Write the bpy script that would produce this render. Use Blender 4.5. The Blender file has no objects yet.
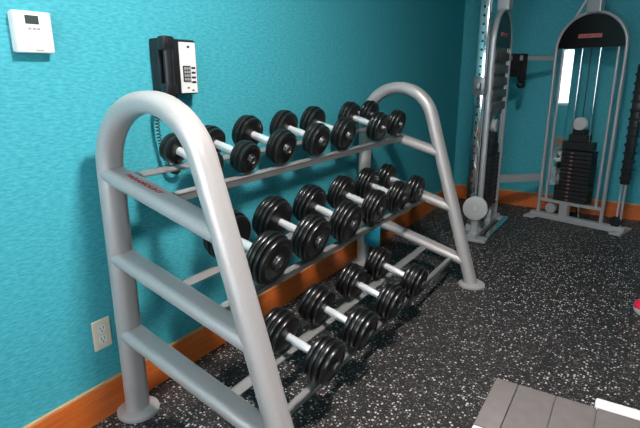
import bpy, bmesh, math, random
from mathutils import Vector, Matrix
C = bpy.context.scene.collection
PI = math.pi
random.seed(4)

# ------------------------------------------------------------------ camera
CAM = Vector((1.577, -1.041, 1.253)); YAW, PIT, ROL, FPX = 0.5633, 0.2706, -0.0046, 502.75
fw = Vector((-math.sin(YAW)*math.cos(PIT), math.cos(YAW)*math.cos(PIT), -math.sin(PIT)))
rt = Vector((math.cos(YAW), math.sin(YAW), 0)); up = rt.cross(fw)
r2 = math.cos(ROL)*rt + math.sin(ROL)*up; u2 = -math.sin(ROL)*rt + math.cos(ROL)*up
cd = bpy.data.cameras.new('camera'); cam = bpy.data.objects.new('camera', cd); C.objects.link(cam)
cd.sensor_width = 36; cd.lens = FPX*36/640; cd.clip_start = 0.02
cam.matrix_world = Matrix(((r2.x, u2.x, -fw.x, CAM.x), (r2.y, u2.y, -fw.y, CAM.y), (r2.z, u2.z, -fw.z, CAM.z), (0, 0, 0, 1)))
bpy.context.scene.camera = cam

# ------------------------------------------------------------------ world, exposure, lamp strengths
SKY_STRENGTH = 6.3
LAMP_MAIN, LAMP_REAR, LAMP_FAR = 410.0, 1.0, .02
w = bpy.data.worlds.new('daylight'); bpy.context.scene.world = w; w.use_nodes = True
bg = w.node_tree.nodes['Background']; bg.inputs[0].default_value = (0.90, 0.94, 1.0, 1); bg.inputs[1].default_value = SKY_STRENGTH
vs = bpy.context.scene.view_settings
vs.view_transform = 'Standard'; vs.look = 'None'; vs.exposure = 0.2; vs.gamma = 1.0; vs.use_curve_mapping = False

# ------------------------------------------------------------------ materials
def mat(name, col, rough=0.5, metal=0.0, spec=0.5):
    m = bpy.data.materials.new(name); m.use_nodes = True
    b = m.node_tree.nodes['Principled BSDF']
    b.inputs['Base Color'].default_value = (*col, 1); b.inputs['Roughness'].default_value = rough
    b.inputs['Metallic'].default_value = metal; b.inputs['Specular IOR Level'].default_value = spec
    return m
def nodes(m): return m.node_tree.nodes, m.node_tree.links, m.node_tree.nodes['Principled BSDF']
def coords(m, scale=(1, 1, 1)):
    n, l, b = nodes(m); g = n.new('ShaderNodeNewGeometry'); mp = n.new('ShaderNodeMapping')
    mp.inputs['Scale'].default_value = scale; l.new(g.outputs['Position'], mp.inputs[0]); return mp.outputs[0]
def noisy(m, c1, c2, scale, cscale=(1, 1, 1), bump=0.0, detail=3, lo=.3, hi=.7, dist=.01):
    n, l, b = nodes(m); co = coords(m, cscale)
    t = n.new('ShaderNodeTexNoise'); t.inputs['Scale'].default_value = scale; t.inputs['Detail'].default_value = detail
    l.new(co, t.inputs['Vector']); r = n.new('ShaderNodeValToRGB')
    r.color_ramp.elements[0].position = lo; r.color_ramp.elements[1].position = hi
    r.color_ramp.elements[0].color = (*c1, 1); r.color_ramp.elements[1].color = (*c2, 1)
    l.new(t.outputs['Fac'], r.inputs[0]); l.new(r.outputs[0], b.inputs['Base Color'])
    if bump:
        bp = n.new('ShaderNodeBump'); bp.inputs['Strength'].default_value = bump; bp.inputs['Distance'].default_value = dist
        l.new(t.outputs['Fac'], bp.inputs['Height']); l.new(bp.outputs[0], b.inputs['Normal'])
    return m
M = {}
M['teal'] = noisy(mat('teal_wallcovering', (.03, .38, .45), .62, spec=.3), (.038, .325, .395), (.078, .46, .535), 70, (1, .55, 2.0), .5, 4, dist=.004)
M['paint'] = noisy(mat('ceiling_paint', (.5, .5, .49), .9), (.48, .48, .47), (.52, .52, .51), 40, bump=.1)
M['wood'] = noisy(mat('orange_wood', (.5, .13, .03), .38), (.56, .11, .016), (.70, .17, .032), 16, (6, .5, 6), .05, 5)
M['woodcap'] = noisy(mat('pale_wood_edge', (.6, .35, .17), .45), (.5, .27, .12), (.62, .38, .2), 20, (5, .5, 5))
# black rubber with pale flecks
def rubber_floor():
    m = mat('flecked_rubber', (.012, .012, .012), .55, spec=.35); n, l, b = nodes(m)
    co = coords(m); prev = None
    for sc, thr, rad, col in ((210, .72, .40, (.075, .068, .066)), (150, .80, .40, (.26, .235, .225)), (84, .84, .36, (.66, .62, .60))):
        v = n.new('ShaderNodeTexVoronoi'); v.inputs['Scale'].default_value = sc; v.voronoi_dimensions = '2D'; l.new(co, v.inputs['Vector'])
        sep = n.new('ShaderNodeSeparateColor'); l.new(v.outputs['Color'], sep.inputs[0])
        a = n.new('ShaderNodeMath'); a.operation = 'GREATER_THAN'; a.inputs[1].default_value = thr; l.new(sep.outputs[0], a.inputs[0])
        rr = n.new('ShaderNodeMath'); rr.operation = 'MULTIPLY_ADD'; l.new(sep.outputs[1], rr.inputs[0]); rr.inputs[1].default_value = rad*.8; rr.inputs[2].default_value = rad*.45
        d = n.new('ShaderNodeMath'); d.operation = 'LESS_THAN'; l.new(v.outputs['Distance'], d.inputs[0]); l.new(rr.outputs[0], d.inputs[1])
        mu = n.new('ShaderNodeMath'); mu.operation = 'MULTIPLY'; l.new(a.outputs[0], mu.inputs[0]); l.new(d.outputs[0], mu.inputs[1])
        mx = n.new('ShaderNodeMix'); mx.data_type = 'RGBA'; l.new(mu.outputs[0], mx.inputs['Factor'])
        if prev is None: mx.inputs['A'].default_value = (.0135, .012, .0118, 1)
        else: l.new(prev, mx.inputs['A'])
        mx.inputs['B'].default_value = (*col, 1); prev = mx.outputs['Result']
    l.new(prev, b.inputs['Base Color'])
    t = n.new('ShaderNodeTexNoise'); t.inputs['Scale'].default_value = 260; l.new(co, t.inputs['Vector'])
    bp = n.new('ShaderNodeBump'); bp.inputs['Strength'].default_value = .25; bp.inputs['Distance'].default_value = .003
    l.new(t.outputs['Fac'], bp.inputs['Height']); l.new(bp.outputs[0], b.inputs['Normal'])
    return m
M['floor'] = rubber_floor()
M['silver'] = noisy(mat('silver_powder_coat', (.6, .6, .6), .40, .30), (.47, .435, .425), (.53, .495, .485), 300, bump=.05, dist=.002)
M['darksilver'] = mat('satin_steel_rail', (.30, .295, .29), .4, .4)
M['chrome'] = mat('bright_chrome', (.9, .9, .9), .22, .55)
M['polished'] = mat('polished_chrome', (.85, .87, .87), .1, 1.0)
M['iron'] = noisy(mat('black_rubber_head', (.008, .008, .008), .30, spec=.6), (.005, .005, .005), (.010, .0095, .0095), 60, bump=.06, dist=.003)
M['capmetal'] = mat('dull_end_cap', (.10, .10, .10), .35, .6)
M['black'] = mat('black_plastic', (.012, .012, .014), .4)
M['blackmatte'] = mat('black_webbing', (.006, .006, .007), .85)
M['dome'] = mat('black_gloss_panel', (.006, .005, .005), .3)
M['towersteel'] = mat('grey_tower_steel', (.50, .50, .51), .35, .35)
M['carriage'] = mat('dull_carriage', (.22, .24, .25), .4, .5)
M['taupe'] = mat('taupe_plastic', (.17, .155, .145), .5)
M['pulley'] = mat('pale_pulley', (.55, .55, .55), .5)
M['white'] = mat('white_plastic', (.80, .79, .76), .45)
M['ivory'] = mat('ivory_plastic', (.76, .66, .52), .45)
M['lcd'] = mat('dark_display', (.06, .07, .065), .25)
M['greybtn'] = mat('grey_button', (.35, .35, .34), .5)
M['dark'] = mat('dark_slot', (.01, .01, .01), .6)
M['red'] = mat('red_ink', (.55, .02, .02), .5)
M['pink'] = mat('faded_red_badge', (.55, .22, .22), .5)
M['redplastic'] = mat('red_vinyl', (.70, .02, .06), .35)
M['palevinyl'] = mat('pale_vinyl', (.60, .66, .58), .4)
M['panel'] = noisy(mat('grey_panel_vinyl', (.30, .27, .27), .6), (.18, .153, .148), (.205, .176, .17), 25, bump=.03)
M['seam'] = mat('seam_groove', (.12, .105, .10), .8)
M['whitesteel'] = mat('white_steel', (.86, .83, .81), .4)
M['cloth'] = noisy(mat('teal_cloth', (.01, .26, .36), .9), (.008, .21, .31), (.012, .28, .38), 50, bump=.2)
M['stack'] = mat('black_weight_plate', (.012, .013, .015), .5)
M['mark'] = mat('faded_mark', (.30, .12, .12), .6)
def emit(name, col, s):
    m = bpy.data.materials.new(name); m.use_nodes = True; n = m.node_tree.nodes; n.remove(n['Principled BSDF'])
    e = n.new('ShaderNodeEmission'); e.inputs[0].default_value = (*col, 1); e.inputs[1].default_value = s
    m.node_tree.links.new(e.outputs[0], n['Material Output'].inputs[0]); return m
def clear(name, refl, tint=(1, 1, 1), rough=.02):
    m = bpy.data.materials.new(name); m.use_nodes = True; n = m.node_tree.nodes; l = m.node_tree.links; n.remove(n['Principled BSDF'])
    t = n.new('ShaderNodeBsdfTransparent'); t.inputs[0].default_value = (*tint, 1)
    g = n.new('ShaderNodeBsdfGlossy'); g.inputs['Roughness'].default_value = rough
    x = n.new('ShaderNodeMixShader'); x.inputs[0].default_value = refl
    l.new(t.outputs[0], x.inputs[1]); l.new(g.outputs[0], x.inputs[2]); l.new(x.outputs[0], n['Material Output'].inputs[0]); return m
M['acrylic'] = clear('clear_acrylic', .22, (.9, .95, .95))
M['glass'] = clear('window_glass', .06)

# ------------------------------------------------------------------ mesh helpers
def obj(name, bm, m, parent=None, smooth=None, kind=None):
    me = bpy.data.meshes.new(name)
    bmesh.ops.recalc_face_normals(bm, faces=bm.faces[:])
    bm.to_mesh(me); bm.free()
    me.materials.append(m)
    if smooth is not None:
        me.polygons.foreach_set('use_smooth', [True]*len(me.polygons)); me.set_sharp_from_angle(angle=math.radians(smooth))
    o = bpy.data.objects.new(name, me); C.objects.link(o)
    if parent: o.parent = parent
    if kind: o['kind'] = kind
    return o
def tag(o, label, cat, group=None):
    o['label'] = label; o['category'] = cat
    if group: o['group'] = group
    return o
def thing(name, label, cat, loc=(0, 0, 0), group=None):
    o = bpy.data.objects.new(name, None); C.objects.link(o); o.location = loc; o.empty_display_size = .1
    return tag(o, label, cat, group)
I4 = Matrix.Identity(4)
def box(bm, x0, x1, y0, y1, z0, z1, T=I4, bev=0.0, seg=2):
    vs_ = [bm.verts.new(T @ Vector((x, y, z))) for x in (x0, x1) for y in (y0, y1) for z in (z0, z1)]
    fs = [(0, 1, 3, 2), (4, 6, 7, 5), (0, 4, 5, 1), (2, 3, 7, 6), (0, 2, 6, 4), (1, 5, 7, 3)]
    faces = [bm.faces.new([vs_[i] for i in f]) for f in fs]
    if bev:
        es = list({e for f in faces for e in f.edges})
        bmesh.ops.bevel(bm, geom=es, offset=bev, segments=seg, affect='EDGES', profile=.5)
    return bm
def bmbox(*a, **k): return box(bmesh.new(), *a, **k)
def sweep(bm, pts, ra, rb, bn=Vector((0, 1, 0)), seg=20, cap=True, closed=False, flat=False):
    """ellipse swept along pts; ra = half width in the path's plane, rb = half width along bn"""
    rings = []; n = len(pts)
    for i, p in enumerate(pts):
        a = pts[i-1] if (i > 0 or closed) else pts[i]; b = pts[(i+1) % n] if (i < n-1 or closed) else pts[i]
        t = (b-a).normalized(); nn = bn.cross(t).normalized(); bb = t.cross(nn).normalized()
        if flat:      # stadium: two flat faces, rounded edges
            h = seg//2; qs = [-PI/2+PI*k/(h-1) for k in range(h)]
            ring = [p + nn*ra*math.sin(q) + bb*(rb-ra+ra*math.cos(q)) for q in qs] + [p - nn*ra*math.sin(q) - bb*(rb-ra+ra*math.cos(q)) for q in qs]
            rings.append([bm.verts.new(v) for v in ring]); continue
        rings.append([bm.verts.new(p + nn*ra*math.cos(q) + bb*rb*math.sin(q)) for q in [2*PI*k/seg for k in range(seg)]])
    for i in range(n if closed else n-1):
        A, B = rings[i], rings[(i+1) % n]
        for k in range(seg): bm.faces.new((A[k], A[(k+1) % seg], B[(k+1) % seg], B[k]))
    if cap and not closed: bm.faces.new(rings[0][::-1]); bm.faces.new(rings[-1])
    return bm
def tube(bm, pts, r, seg=10):
    pts = [Vector(p) for p in pts]; d = (pts[-1]-pts[0]).normalized()
    bn = Vector((0, 1, 0)) if abs(d.y) < .8 else Vector((1, 0, 0))
    return sweep(bm, pts, r, r, bn, seg)
def lathe(bm, prof, T=I4, seg=32):
    """prof = (along local x, radius)"""
    rings = []
    for x, r in prof:
        if r < 1e-6: rings.append([bm.verts.new(T @ Vector((x, 0, 0)))]); continue
        rings.append([bm.verts.new(T @ Vector((x, r*math.cos(2*PI*k/seg), r*math.sin(2*PI*k/seg)))) for k in range(seg)])
    for A, B in zip(rings, rings[1:]):
        for k in range(seg):
            q = (k+1) % seg
            if len(A) == 1: bm.faces.new((A[0], B[k], B[q]))
            elif len(B) == 1: bm.faces.new((A[k], B[0], A[q]))
            else: bm.faces.new((A[k], B[k], B[q], A[q]))
    return bm
def text_obj(name, s, size, T, m, parent, depth=.0006, shear=.15):
    cu = bpy.data.curves.new(name, 'FONT'); cu.body = s; cu.size = size; cu.extrude = depth; cu.align_x = 'CENTER'; cu.align_y = 'CENTER'; cu.shear = shear; cu.offset = size*.02
    t = bpy.data.objects.new(name, cu); C.objects.link(t)
    dg = bpy.context.evaluated_depsgraph_get(); me = bpy.data.meshes.new_from_object(t.evaluated_get(dg))
    bpy.data.objects.remove(t); bpy.data.curves.remove(cu)
    me.transform(T); me.materials.clear(); me.materials.append(m)
    o = bpy.data.objects.new(name, me); C.objects.link(o); o.parent = parent; return o
def frame(o, ex, ey, ez):
    return Matrix(((ex.x, ey.x, ez.x, o.x), (ex.y, ey.y, ez.y, o.y), (ex.z, ey.z, ez.z, o.z), (0, 0, 0, 1)))

# ------------------------------------------------------------------ room
X1, Y0, Y1, ZC = 5.2, -1.7, 4.073, 2.6
obj('floor', bmbox(-.12, X1+.12, Y0-.12, Y1+.12, -.08, 0), M['floor'], kind='structure')
obj('ceiling', bmbox(-.12, X1+.12, Y0-.12, Y1+.12, ZC, ZC+.08), M['paint'], kind='structure')
obj('wall_left', bmbox(-.12, 0, Y0-.12, Y1+.12, 0, ZC), M['teal'], kind='structure')
obj('wall_back', bmbox(0, X1, Y1, Y1+.12, 0, ZC), M['teal'], kind='structure')
obj('wall_right', bmbox(X1, X1+.12, Y0-.12, Y1+.12, 0, ZC), M['teal'], kind='structure')
WX0, WX1, WZ0, WZ1 = .25, 1.9, .70, 2.1
bm = bmesh.new()
for a in ((0, WX0, 0, ZC), (WX1, X1, 0, ZC), (WX0, WX1, 0, WZ0), (WX0, WX1, WZ1, ZC)): box(bm, a[0], a[1], Y0-.12, Y0, a[2], a[3])
obj('wall_front', bm, M['teal'], kind='structure')
wn = obj('window_1', bmbox(WX0+.04, WX1-.04, Y0-.07, Y0-.062, WZ0+.04, WZ1-.04), M['glass'], kind='structure')
bm = bmesh.new()
for a in ((WX0, WX0+.045, WZ0, WZ1), (WX1-.045, WX1, WZ0, WZ1), (WX0, WX1, WZ0, WZ0+.045), (WX0, WX1, WZ1-.045, WZ1)): box(bm, a[0], a[1], Y0-.1, Y0-.03, a[2], a[3])
obj('window_frame', bm, M['white'], wn)
def baseboard(name, x0, x1, y0, y1, cap):
    o = obj(name, bmbox(x0, x1, y0, y1, 0, .134), M['wood'], kind='structure')
    obj('top_edge', bmbox(*cap, .134, .143, bev=.002), M['woodcap'], o)
baseboard('baseboard_left', 0, .016, Y0, Y1, (0, .013, Y0, Y1))
baseboard('baseboard_back', .016, X1-.016, Y1-.016, Y1, (.013, X1-.013, Y1-.013, Y1))
baseboard('baseboard_right', X1-.016, X1, Y0, Y1, (X1-.013, X1, Y0, Y1))
baseboard('baseboard_front', .016, X1-.016, Y0, Y0+.016, (.013, X1-.013, Y0, Y0+.013))

def ceiling_lamp(label, x, y, sx, sy, s):
    t = thing('ceiling_light', label, 'light', (x, y, ZC))
    bm = bmesh.new()
    for a in ((-sx, sx, -sy, -sy+.03), (-sx, sx, sy-.03, sy), (-sx, -sx+.03, -sy, sy), (sx-.03, sx, -sy, sy)): box(bm, a[0], a[1], a[2], a[3], -.045, 0)
    obj('lamp_frame', bm, M['white'], t)
    obj('diffuser', bmbox(-sx+.03, sx-.03, -sy+.03, sy-.03, -.032, -.004), emit('lamp_glow', (1, .95, .91), s), t)
ceiling_lamp('ceiling light panel over the near end of the dumbbell rack', 1.35, .12, .15, .15, LAMP_MAIN)
ceiling_lamp('ceiling light panel behind the camera near the window wall', 1.9, -1.0, .3, .5, LAMP_REAR)
ceiling_lamp('ceiling light panel near the cable machine', 2.4, 2.6, .3, .6, LAMP_FAR)

# ------------------------------------------------------------------ dumbbell rack
XR, XF, L, SL = .083, .834, 1.876, .319
TILT = .271; TT = math.tan(TILT)
TIER = (.965, .667, .371)
rack = thing('dumbbell_rack', 'large silver three-tier dumbbell rack with arched tube ends', 'rack', (0, 0, 0))
R = .2248; CX, CZ = XR+R, .95
def end_path():
    pts = [Vector((XR, 0, z)) for z in (.01, .3, .6, .8)]
    th = math.atan(SL)
    for k in range(25):
        a = PI - (PI-th)*k/24
        pts.append(Vector((CX+R*math.cos(a), 0, CZ+R*math.sin(a))))
    e = pts[-1]
    for f in (.33, .66, 1): pts.append(e.lerp(Vector((XF-SL*.01, 0, .01)), f))
    return pts
def tier_z(zk, x): return zk-TT*(x-XR)
for fi, y in enumerate((0, L)):
    off = Vector((0, y, 0))
    fr = obj('end_frame', sweep(bmesh.new(), [p+off for p in end_path()], .034, .046, seg=32, flat=True), M['silver'], rack, 40)
    for x in (XR, XF):
        bm = bmesh.new(); T = frame(Vector((x, y, 0)), Vector((0, 0, 1)), Vector((1, 0, 0)), Vector((0, 1, 0)))
        lathe(bm, [(0, 0), (0, .078), (.012, .078), (.018, .07), (.022, .05), (.022, 0)], T, 36)
        obj('foot', bm, M['silver'], fr, 35)
    for zk in TIER:
        zc = zk-.027
        x1 = (XF-SL*(zc-TT*(-XR)))/(1-SL*TT)
        a = Vector((XR, y, zc)); b = Vector((x1, y, zc-TT*(x1-XR)))
        cb = obj('crossbar', sweep(bmesh.new(), [a, a.lerp(b, .5), b], .026, .046, seg=32, flat=True), M['silver'], fr, 40)
        if fi == 0 and zk == TIER[0]:
            ex = (b-a).normalized(); ang = math.radians(64)
            nrm = ex.cross(Vector((0, 1, 0))); nrm = -nrm if nrm.z < 0 else nrm
            q = math.radians(52)   # position round the ellipse, towards the room side
            pos = nrm*.026 - Vector((0, 1, 0))*.006
            sn = nrm.normalized()
            T = frame(a+ex*.170+pos+sn*.0010, ex, sn.cross(ex), sn)
            text_obj('maker_lettering', 'PARAMOUNT', .027, T, M['red'], cb, depth=.0004)['label'] = 'red lettering'
CXT = (.245, .385, .605)       # middle of each tier's row of dumbbells
H0 = (.004, -.042, -.024)
ex_t = Vector((math.cos(TILT), 0, -math.sin(TILT))); ez_t = Vector((math.sin(TILT), 0, math.cos(TILT)))
for ti, (zk, xc) in enumerate(zip(TIER, CXT)):
    for s, du, wd in ((-1, .062, .02), (1, .112, .013)):
        o = Vector((xc, 0, tier_z(zk, xc))) + ex_t*(du*s) + ez_t*(H0[ti]-.004)
        T = frame(o, ex_t, Vector((0, 1, 0)), ez_t)
        bm = bmesh.new()
        box(bm, -wd, wd, .03, L-.03, -.006, 0, T)
        e = wd*s
        box(bm, min(e, e-.006*s), max(e, e-.006*s), .03, L-.03, -.026, 0, T)
        if H0[ti] > 0:
            for y in (.03, L-.042): box(bm, -wd*.9, wd*.9, y, y+.012, -.05, 0, T)
        obj('rail', bm, M['darksilver'], rack)

# ------------------------------------------------------------------ dumbbells
def head_profile(D, Tn, n):
    """plates from the inner face (x = 0) outwards"""
    r = D/2; p = [(0, 0), (0, .022), (0, r*.62), (.004, r*.80)]
    t = Tn/n
    for i in range(n):
        rr = r*(.93 if i == 0 else 1.0 if i < n-1 else .93); x = i*t
        p += [(x+t*.08, rr*.90), (x+t*.20, rr*.985), (x+t*.34, rr), (x+t*.66, rr), (x+t*.80, rr*.985), (x+t*.92, rr*.90)]
    p += [(Tn, r*.72), (Tn-.004, r*.66), (Tn-.004, r*.34), (Tn+.004, r*.30), (Tn+.004, 0)]
    return p
def make_dumbbell(D, Tn, n, hl):
    t = thing('dumbbell', '', 'dumbbell')
    h = hl/2
    obj('handle', lathe(bmesh.new(), [(-h-.004, .0), (-h-.004, .0155), (-h*.55, .0165), (0, .0185), (h*.55, .0165), (h+.004, .0155), (h+.004, 0)], seg=20), M['chrome'], t, 40)['label'] = 'pale chrome handle'
    for s in (-1, 1):
        S = Matrix.Translation((h*s, 0, 0)) @ Matrix.Diagonal((s, 1, 1, 1))
        hd = obj('head', lathe(bmesh.new(), head_profile(D, Tn, n), S, 40), M['iron'], t, 30)
        bm = bmesh.new(); S2 = Matrix.Translation((h*s+(Tn+.004)*s, 0, 0)) @ Matrix.Diagonal((s, 1, 1, 1))
        lathe(bm, [(0, 0), (0, D*.13), (.005, D*.12), (.006, .012), (.003, .010), (.003, 0)], S2, 24)
        obj('end_cap', bm, M['capmetal'], hd, 30)
    return t
ORD = ['first', 'second', 'third', 'fourth', 'fifth', 'sixth', 'seventh']
PROTO = {}
def place(D, Tn, n, hl, y, tier, label, group, dx=0.0):
    key = (D, Tn, n, hl)
    if key not in PROTO: t = PROTO[key] = make_dumbbell(*key)
    else:
        src = PROTO[key]; t = src.copy(); C.objects.link(t)
        for ch in src.children:
            c = ch.copy(); C.objects.link(c); c.parent = t
            for g in ch.children:
                k = g.copy(); C.objects.link(k); k.parent = c
    xc = CXT[tier]+dx
    o = Vector((xc, y, tier_z(TIER[tier], xc))) + ez_t*(D/2+H0[tier]-.002)
    t.matrix_world = frame(o, ex_t, Vector((0, 1, 0)), ez_t) @ Matrix.Rotation(random.uniform(0, 6.28), 4, 'X')
    t['label'] = label; t['group'] = group
TOPR = [(.115, .05, 2, .12, .20), (.125, .06, 3, .12, .385), (.15, .062, 3, .12, .605), (.155, .066, 3, .12, .865), (.16, .066, 3, .12, 1.11), (.165, .068, 3, .12, 1.49), (.16, .066, 3, .12, 1.735)]
MIDR = [(.20, .085, 4, .12, .318), (.195, .085, 4, .12, .60), (.19, .085, 4, .12, .89), (.185, .08, 4, .12, 1.19), (.18, .08, 4, .12, 1.48), (.165, .075, 3, .12, 1.74)]
BOTR = [(.172, .095, 4, .12, .335), (.17, .095, 4, .12, .61), (.168, .09, 4, .12, .91), (.165, .09, 4, .12, 1.20)]
def lab(i, n, row, extra=''):
    if i == 0: return f'black dumbbell with pale handle at the near end of the {row}{extra}'
    if i == n-1: return f'black dumbbell with pale handle at the far end of the {row}, {ORD[i]} from near'
    return f'black dumbbell with pale handle, {ORD[i]} from the near end of the {row}'
for i, d in enumerate(TOPR): place(*d, 0, lab(i, 7, 'top tier', ', behind the arch'), 'dumbbells on the top tier')
for i, d in enumerate(MIDR): place(*d, 1, lab(i, 6, 'middle tier'), 'dumbbells on the middle tier')
for i, d in enumerate(BOTR): place(*d, 2, lab(i, 4, 'bottom tier'), 'dumbbells on the bottom tier')

# ------------------------------------------------------------------ things on the left wall
t = thing('thermostat', 'white square thermostat with small dark display high on teal wall', 'thermostat', (0, -.160, 1.377))
obj('case', bmbox(.004, .03, -.056, .056, -.058, .058, bev=.005), M['white'], t, 40)
obj('base_plate', bmbox(.0005, .006, -.055, .055, -.054, .054), M['white'], t)
obj('display', bmbox(.029, .0308, -.024, .016, .022, .046), M['lcd'], t)
bm = bmesh.new()
for k in range(3): box(bm, .029, .0315, -.018+k*.013, -.009+k*.013, .006, .012)
obj('buttons', bm, M['greybtn'], t)
obj('brand_strip', bmbox(.029, .0305, -.004, .02, -.052, -.049), M['greybtn'], t)

t = thing('wall_phone', 'black wall phone with white keypad plate and coiled cord above the rack', 'telephone', (0, .36, 1.28))
obj('body', bmbox(.0005, .052, -.085, .104, -.10, .105, bev=.008), M['black'], t, 40)
bm = bmesh.new(); sweep(bm, [Vector((.074, -.062, z)) for z in (-.085, -.05, 0, .05, .085)], .014, .020, seg=16)
box(bm, .05, .088, -.09, -.034, .06, .112, bev=.01); box(bm, .05, .088, -.09, -.034, -.105, -.055, bev=.01)
obj('handset', bm, M['black'], t, 45)
fp = obj('face_plate', bmbox(.05, .055, .012, .096, -.095, .095, bev=.002), M['white'], t)
obj('keypad', bmbox(.054, .0575, .024, .062, -.052, .008), M['dark'], fp)
bm = bmesh.new()
for r in range(4):
    for c in range(3): box(bm, .057, .059, .028+c*.0115, .0365+c*.0115, -.047+r*.0135, -.0375+r*.0135)
obj('key', bm, M['greybtn'], fp)
for z in (.0, -.018, -.036, -.054): obj('side_button', bmbox(.0545, .0565, .068, .088, z-.004, z+.004), M['dark'], fp)
for a in ((.042, .052, -.078, -.072), (.066, .076, -.088, -.082), (.052, .064, .074, .082)): obj('face_mark', bmbox(.0545, .056, *a), M['dark'], fp)
# coiled cord down from the handset
path = [Vector(p) for p in ((.06, -.075, -.10), (.05, -.10, -.13), (.035, -.105, -.2), (.03, -.095, -.28), (.03, -.08, -.34), (.03, -.055, -.39), (.03, -.02, -.40), (.03, .0, -.36), (.03, .005, -.25), (.03, .0, -.12), (.03, .0, -.095))]
def resample(pts, n):
    out = []
    for k in range(n):
        f = k/(n-1)*(len(pts)-1); i = min(int(f), len(pts)-2); u = f-i
        p0 = pts[max(i-1, 0)]; p1 = pts[i]; p2 = pts[i+1]; p3 = pts[min(i+2, len(pts)-1)]
        out.append(.5*((2*p1)+(p2-p0)*u+(2*p0-5*p1+4*p2-p3)*u*u+(3*p1-p0-3*p2+p3)*u**3))
    return out
base = resample(path, 640); hel = []
for k, p in enumerate(base):
    a = k*2*PI/10; tt_ = (base[min(k+1, 639)]-base[max(k-1, 0)]).normalized(); n1 = tt_.cross(Vector((1, 0, 0))).normalized(); n2 = tt_.cross(n1)
    hel.append(p+(n1*math.cos(a)+n2*math.sin(a))*.007)
obj('coiled_cord', sweep(bmesh.new(), hel, .0022, .0022, Vector((.31, .2, .93)).normalized(), 5), M['black'], t, 60)

t = thing('wall_outlet', 'ivory wall outlet plate low on the teal wall beside the rack', 'outlet', (0, -.06, .335))
obj('cover_plate', bmbox(.0005, .006, -.036, .036, -.058, .058, bev=.002), M['ivory'], t)
for z in (.021, -.021):
    rc = obj('receptacle', lathe(bmesh.new(), [(.005, 0), (.005, .017), (.0075, .0165), (.0075, 0)], Matrix.Translation((0, 0, z)), 24), M['white'], t, 40)
    bm = bmesh.new(); box(bm, .007, .0078, -.008, -.0055, z-.001, z+.009); box(bm, .007, .0078, .0055, .008, z-.001, z+.009); box(bm, .007, .0078, -.0025, .0025, z-.011, z-.006)
    obj('slots', bm, M['dark'], rc)

# cloth over the low far bar of the rack
bm = bmesh.new(); rows = []
zc0 = TIER[2]
prof = [(-.058, -.17), (-.0585, -.1), (-.0585, -.03), (-.05, .003), (-.03, .0135), (0, .016), (.03, .0135), (.05, .003), (.0585, -.03), (.0585, -.08)]
for i in range(13):
    x = .122+.115*i/12; row = []
    for j, (dy, dz) in enumerate(prof):
        wv = .006*math.sin(i*1.5+j*.3)*max(0, (abs(dy)-.05)*110)*(1 if dz < -.02 else .0)
        s = 1 if dy > 0 else -1
        row.append(bm.verts.new((x, L+dy+s*abs(wv), tier_z(zc0, x)-.027+dz*1.0+.0145*(1 if dz > 0 else 0) + (.004*math.sin(i*.9) if dz < -.08 else 0))))
    rows.append(row)
for A, B in zip(rows, rows[1:]):
    for j in range(len(prof)-1): bm.faces.new((A[j], B[j], B[j+1], A[j+1]))
o = obj('cleaning_cloth', bm, M['cloth'], None, 60)
sm = o.modifiers.new('thickness', 'SOLIDIFY'); sm.thickness = .003; sm.offset = 1
tag(o, 'small teal cloth hanging over the lowest far bar of the rack', 'cloth')

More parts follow.
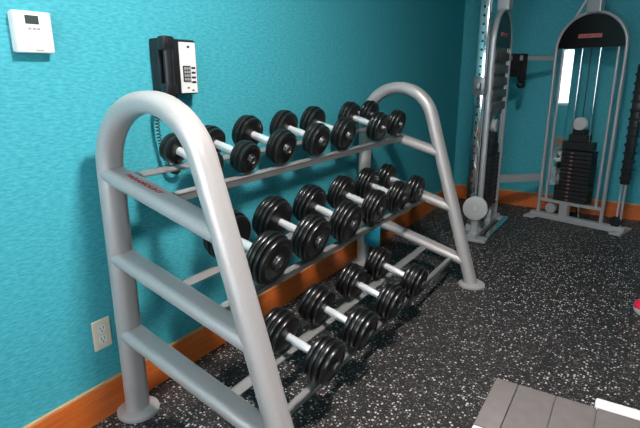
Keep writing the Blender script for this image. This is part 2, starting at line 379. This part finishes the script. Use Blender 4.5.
# ------------------------------------------------------------------ corner cable machine
cm = thing('cable_machine', 'grey two-tower cable machine with black arched tops in the far corner', 'exercise machine', (.7, 3.6, 0))
def W(o): o.matrix_parent_inverse = Matrix.Translation((-.7, -3.6, 0)); return o
Zs, Za = 1.45, .266      # springing height, half span of the arch
def tower(P, ex, s0, col_s, col_d, side):
    """P = corner end on the floor, ex = direction along the tower, side = sign of the front"""
    ez = Vector((0, 0, 1)); ey = ez.cross(ex)*side       # ey = towards the front (the room)
    T = frame(Vector((*P, 0)), ex, ey, ez)
    c = s0+Za
    pts = [T @ Vector((s0, 0, z)) for z in (.05, .7, 1.2)]
    for k in range(25):
        a = PI-PI*k/24; pts.append(T @ Vector((c+Za*math.cos(a), 0, Zs+Za*math.sin(a))))
    pts += [T @ Vector((s0+2*Za, 0, z)) for z in (1.2, .7, .05)]
    bm = sweep(bmesh.new(), pts, .014, .022, ey, 14)
    for s in (s0+.055, s0+2*Za-.055): tube(bm, [T @ Vector((s, .0, .17)), T @ Vector((s, 0, Zs))], .011)
    fr = W(obj('tower_frame', bm, M['towersteel'], cm, 40))
    def sub(name, bm, m, sm=None): return obj(name, bm, m, fr, sm)
    # base
    bm = bmesh.new(); box(bm, s0-.06, s0+2*Za+.19, -.035, .035, .0, .05, T, bev=.006)
    for s in (s0-.04, s0+2*Za+.15): box(bm, s-.045, s+.045, -.14, .11, 0, .022, T, bev=.005)
    sub('base_frame', bm, M['towersteel'])
    bm = bmesh.new(); box(bm, s0+.01, s0+2*Za-.01, -.02, .02, .155, .18, T); box(bm, c-.075, c-.005, -.03, .03, .05, .155, T)
    lathe(bm, [(0, 0), (0, .045), (.04, .045), (.04, 0)], T @ Matrix.Translation((s0+.11, -.02, .1)) @ Matrix.Rotation(PI/2, 4, 'Z'), 24)
    sub('lower_brace', bm, M['towersteel'])
    # black arched panel
    bm = bmesh.new(); n = 24; A = []; B = []
    for k in range(n+1):
        a = PI*k/n; v = Vector((c+(Za-.012)*math.cos(a), 0, Zs+(Za-.012)*math.sin(a)))
        A.append(bm.verts.new(T @ (v+Vector((0, .012, 0))))); B.append(bm.verts.new(T @ (v+Vector((0, -.02, 0)))))
    bm.faces.new(A); bm.faces.new(B[::-1])
    for k in range(n+1): q = (k+1) % (n+1); bm.faces.new((A[k], B[k], B[q], A[q]))
    sub('top_panel', bm, M['dome'])
    sub('badge', bmbox(c-.10, c+.08, .012, .015, Zs+.075, Zs+.105, T), M['pink'])['label'] = 'faded red name badge'
    text_obj('badge_lettering', 'PARAMOUNT', .030, frame(T @ Vector((c-.01, .0155, Zs+.09)), ex*(1 if side < 0 else -1), ez, ey), M['red'], fr, shear=0)
    bm = bmesh.new(); box(bm, c-.055, c+.055, -.045, .045, Zs+Za-.005, Zs+Za+.20, T, bev=.008)
    tube(bm, [T @ Vector((c-.16, 0, Zs+Za-.06)), T @ Vector((c-.04, 0, Zs+Za+.16))], .012)
    sub('top_bracket', bm, M['towersteel'])
    # guide rods, cables
    for s in (-.07, .07):
        sub('guide_rod', tube(bmesh.new(), [T @ Vector((c+s, -.03, .06)), T @ Vector((c+s, -.03, Zs+.02))], .010), M['polished'], 40)
    sub('cable', tube(bmesh.new(), [T @ Vector((c, -.03, .72)), T @ Vector((c, -.03, Zs+.02))], .004), M['black'])
    # weight stack
    for k in range(13):
        z = .185+k*.034
        sub('weight_plate', bmbox(c-.14, c+.14, -.09, .03, z, z+.031, T, bev=.003, seg=1), M['stack'])
    sub('plate_markings', (lambda b: [box(b, c-.035, c-.012, .0295, .0312, .192+k*.034, .207+k*.034, T) for k in range(13)] and b)(bmesh.new()), M['mark'])
    bm = bmesh.new()
    for a, b in zip(((-.125, .63), (-.075, .70), (-.045, .76)), ((.125, .70), (.075, .76), (.045, .80))): box(bm, c+a[0], c+b[0], -.08, .02, a[1], b[1], T, bev=.006)
    sub('stack_top', bm, M['stack'])
    bm = bmesh.new(); lathe(bm, [(-.02, 0), (-.02, .05), (-.012, .054), (-.006, .045), (.006, .045), (.012, .054), (.02, .05), (.02, 0)], T @ Matrix.Translation((c, .0, .85)) @ Matrix.Rotation(PI/2, 4, 'Z'), 28)
    sub('lifting_pulley', bm, M['pulley'], 35)
    return T, c, fr, sub
exR = Vector((.738, -.219, 0)).normalized()
T, c, fr, sub = tower((.857, 3.765), exR, .045, .7, 0, -1)
# clear guard on the right tower, turned towards the front of the room
nrm = Vector((.10, -.995, 0)).normalized(); gx = Vector((0, 0, 1)).cross(nrm)*-1
gpos = T @ Vector((.172, .05, 0))
TG = frame(gpos, Vector((.995, .10, 0)).normalized(), nrm, Vector((0, 0, 1)))
bm = bmesh.new(); box(bm, -.037, .037, -.002, .002, .32, Zs-.01, TG)
sub('clear_guard', bm, M['acrylic'])['label'] = 'clear guard panel'
sub('side_pulley', lathe(bmesh.new(), [(-.02, 0), (-.02, .045), (-.008, .038), (.008, .038), (.02, .045), (.02, 0)], T @ Matrix.Translation((.69, 0, .09)) @ Matrix.Rotation(PI/2, 4, 'Z'), 24), M['black'], 35)
bm = bmesh.new()
for s in (.69, .72): tube(bm, [T @ Vector((s, 0, .05)), T @ Vector((s, 0, 1.95))], .009)
sub('cable_column', bm, M['towersteel'], 40)
bm = bmesh.new(); box(bm, .678, .742, -.03, .03, .40, 1.32, T, bev=.012)
for k in range(13): box(bm, .672, .748, -.035, .035, .44+k*.066, .462+k*.066, T, bev=.004, seg=1)
sub('column_sleeve', bm, M['black'], 35)['label'] = 'black ribbed sleeve'
# left tower, along the left wall
exL = Vector((0, -1, 0))
T, c, fr, sub = tower((.585, 3.47), exL, .035, 0, 0, 1)
TC = frame(Vector((.53, 2.85, 0)), Vector((1, 0, 0)), Vector((0, 1, 0)), Vector((0, 0, 1)))
col = sub('cable_column', bmbox(-.035, .035, -.03, .03, .02, 2.1, TC, bev=.008), M['polished'], 35)
for k in range(30):
    sub('adjustment_hole', lathe(bmesh.new(), [(.0, 0), (.0, .009), (.0012, .009), (.0012, 0)], TC @ Matrix.Translation((0, -.03, .32+k*.058)) @ Matrix.Rotation(-PI/2, 4, 'Z'), 12), M['dark'])
bm = bmesh.new(); box(bm, -.045, .045, -.042, .042, 1.10, 1.23, TC, bev=.01); box(bm, -.02, .02, -.08, -.04, 1.14, 1.19, TC, bev=.006)
sub('carriage', bm, M['carriage'], 35)
bm = bmesh.new(); box(bm, .04, .49, -.018, .0, .93, 1.44, T, bev=.004)
for k in range(5): box(bm, .05, .48, -.03, .012, .97+k*.095, 1.035+k*.095, T, bev=.006)
sub('ribbed_guard', bm, M['taupe'], 35)['label'] = 'taupe ribbed guard'
bm = bmesh.new(); lathe(bm, [(-.02, 0), (-.02, .082), (-.014, .092), (-.006, .084), (.006, .084), (.014, .092), (.02, .082), (.02, .025), (.026, .02), (.026, 0)], Matrix.Translation((.585, 2.78, .25)) @ Matrix.Rotation(-PI/2+.25, 4, 'Z'), 36)
sub('low_pulley', bm, M['pulley'], 35)
bm = bmesh.new(); box(bm, .56, .61, 2.785, 2.83, .02, .23, bev=.005); sub('pulley_bracket', bm, M['towersteel'])
bm = bmesh.new(); box(bm, .44, .70, 2.79, 2.85, 0, .03, bev=.005); box(bm, .655, .70, 2.85, 3.5, 0, .028, bev=.005); sub('foot_rail', bm, M['polished'])
for z, r in ((1.378, .020), (.36, .034)):
    a, b = Vector((.56, 3.465, z)), Vector((.885, 3.755, z)); d = (b-a).normalized()
    T = frame(a, d, Vector((0, 0, 1)).cross(d), Vector((0, 0, 1)))
    W(obj('connecting_bar', bmbox(0, (b-a).length, -.02, .02, -r, r, T, bev=.006), M['towersteel'], cm))
# straps hanging on the upper bar
def strap(f, drop, wdt, label, bulk):
    p = Vector((.56, 3.465, 1.373)).lerp(Vector((.885, 3.755, 1.373)), f); d = Vector((.325, .29, 0)).normalized(); n = Vector((.29, -.325, 0)).normalized()
    T = frame(p, d, n, Vector((0, 0, 1)))
    t = thing('handle_strap', label, 'strap', p)
    pr = [(.026, -drop), (.026, .0), (.026, .03), (.012, .036), (-.012, .036), (-.026, .03), (-.026, -drop), (0, -drop-.03)]
    bm = bmesh.new(); Q = []
    for (y, z) in pr: Q.append((bm.verts.new((T @ Vector((-wdt, y, z)))-p), bm.verts.new((T @ Vector((wdt, y, z)))-p)))
    R_ = []
    for (y, z) in pr:
        k = 1.18; R_.append((bm.verts.new((T @ Vector((-wdt, y*k, z+(.004 if z > .02 else -.004 if z < -.05 else 0))))-p), bm.verts.new((T @ Vector((wdt, y*k, z+(.004 if z > .02 else -.004 if z < -.05 else 0))))-p)))
    m_ = len(pr)
    for i in range(m_):
        j = (i+1) % m_
        bm.faces.new((Q[i][0], Q[j][0], Q[j][1], Q[i][1])); bm.faces.new((R_[i][0], R_[i][1], R_[j][1], R_[j][0]))
        bm.faces.new((Q[i][0], R_[i][0], R_[j][0], Q[j][0])); bm.faces.new((Q[i][1], Q[j][1], R_[j][1], R_[i][1]))
    obj('webbing', bm, M['blackmatte'], t)
    T2 = T.copy(); T2.translation = Vector((0, 0, 0))
    bm = bmesh.new(); lathe(bm, [(-wdt*bulk, 0), (-wdt*bulk, .02), (-wdt, .028), (wdt, .028), (wdt*bulk, .02), (wdt*bulk, 0)], T2 @ Matrix.Translation((0, 0, -drop-.045)), 18)
    obj('grip', bm, M['black'], t, 40)
strap(.17, .075, .032, 'short wide black strap handle hanging next to the left tower', 1.25)
strap(.36, .165, .02, 'longer narrow black strap handle hanging mid-way on the upper bar', 1.5)

# ------------------------------------------------------------------ low grey platform at the lower right
t = thing('step_platform', 'low grey panelled platform with white end bar on the flecked floor', 'platform', (1.6, .4, 0))
ZP = .08
px = [(1.230, 1.313), (1.315, 1.449), (1.451, 1.585), (1.587, 1.721), (1.723, 1.857), (1.859, 1.93)]
for k, (a, b) in enumerate(px): obj('top_panel', bmbox(a-1.6, b-1.6, .106 if k == 0 else -.60, .428, .02, ZP, bev=.004), M['panel'], t, 40)
bm = bmesh.new(); box(bm, 1.318-1.6, 1.927-1.6, -.59, .42, .012, ZP-.006); obj('seam_core', bm, M['seam'], t)
obj('end_bar', bmbox(1.578-1.6, 1.98-1.6, .432, .49, .0, ZP+.004, bev=.008), M['whitesteel'], t, 40)['label'] = 'white end bar'
obj('corner_trim', bmbox(1.230-1.6, 1.312-1.6, .05, .10, .0, ZP, bev=.004), M['whitesteel'], t)

# ------------------------------------------------------------------ small red and pale ball
t = thing('hand_ball', 'small red and pale green ball on the floor at the right edge', 'ball', (1.727, 1.95, 0))
rr = .048
def cap(a0, a1): return [(rr*math.sin(a0+(a1-a0)*k/10), max(0, rr*math.cos(a0+(a1-a0)*k/10))) for k in range(11)]
TZ = Matrix.Translation((0, 0, rr)) @ Matrix.Rotation(-PI/2, 4, 'Y')
obj('upper_half', lathe(bmesh.new(), [(-.0, 0)] + cap(0, PI/2), TZ, 32), M['redplastic'], t, 50)
obj('lower_half', lathe(bmesh.new(), cap(-PI/2, 0) + [(0, 0)], TZ, 32), M['palevinyl'], t, 50)
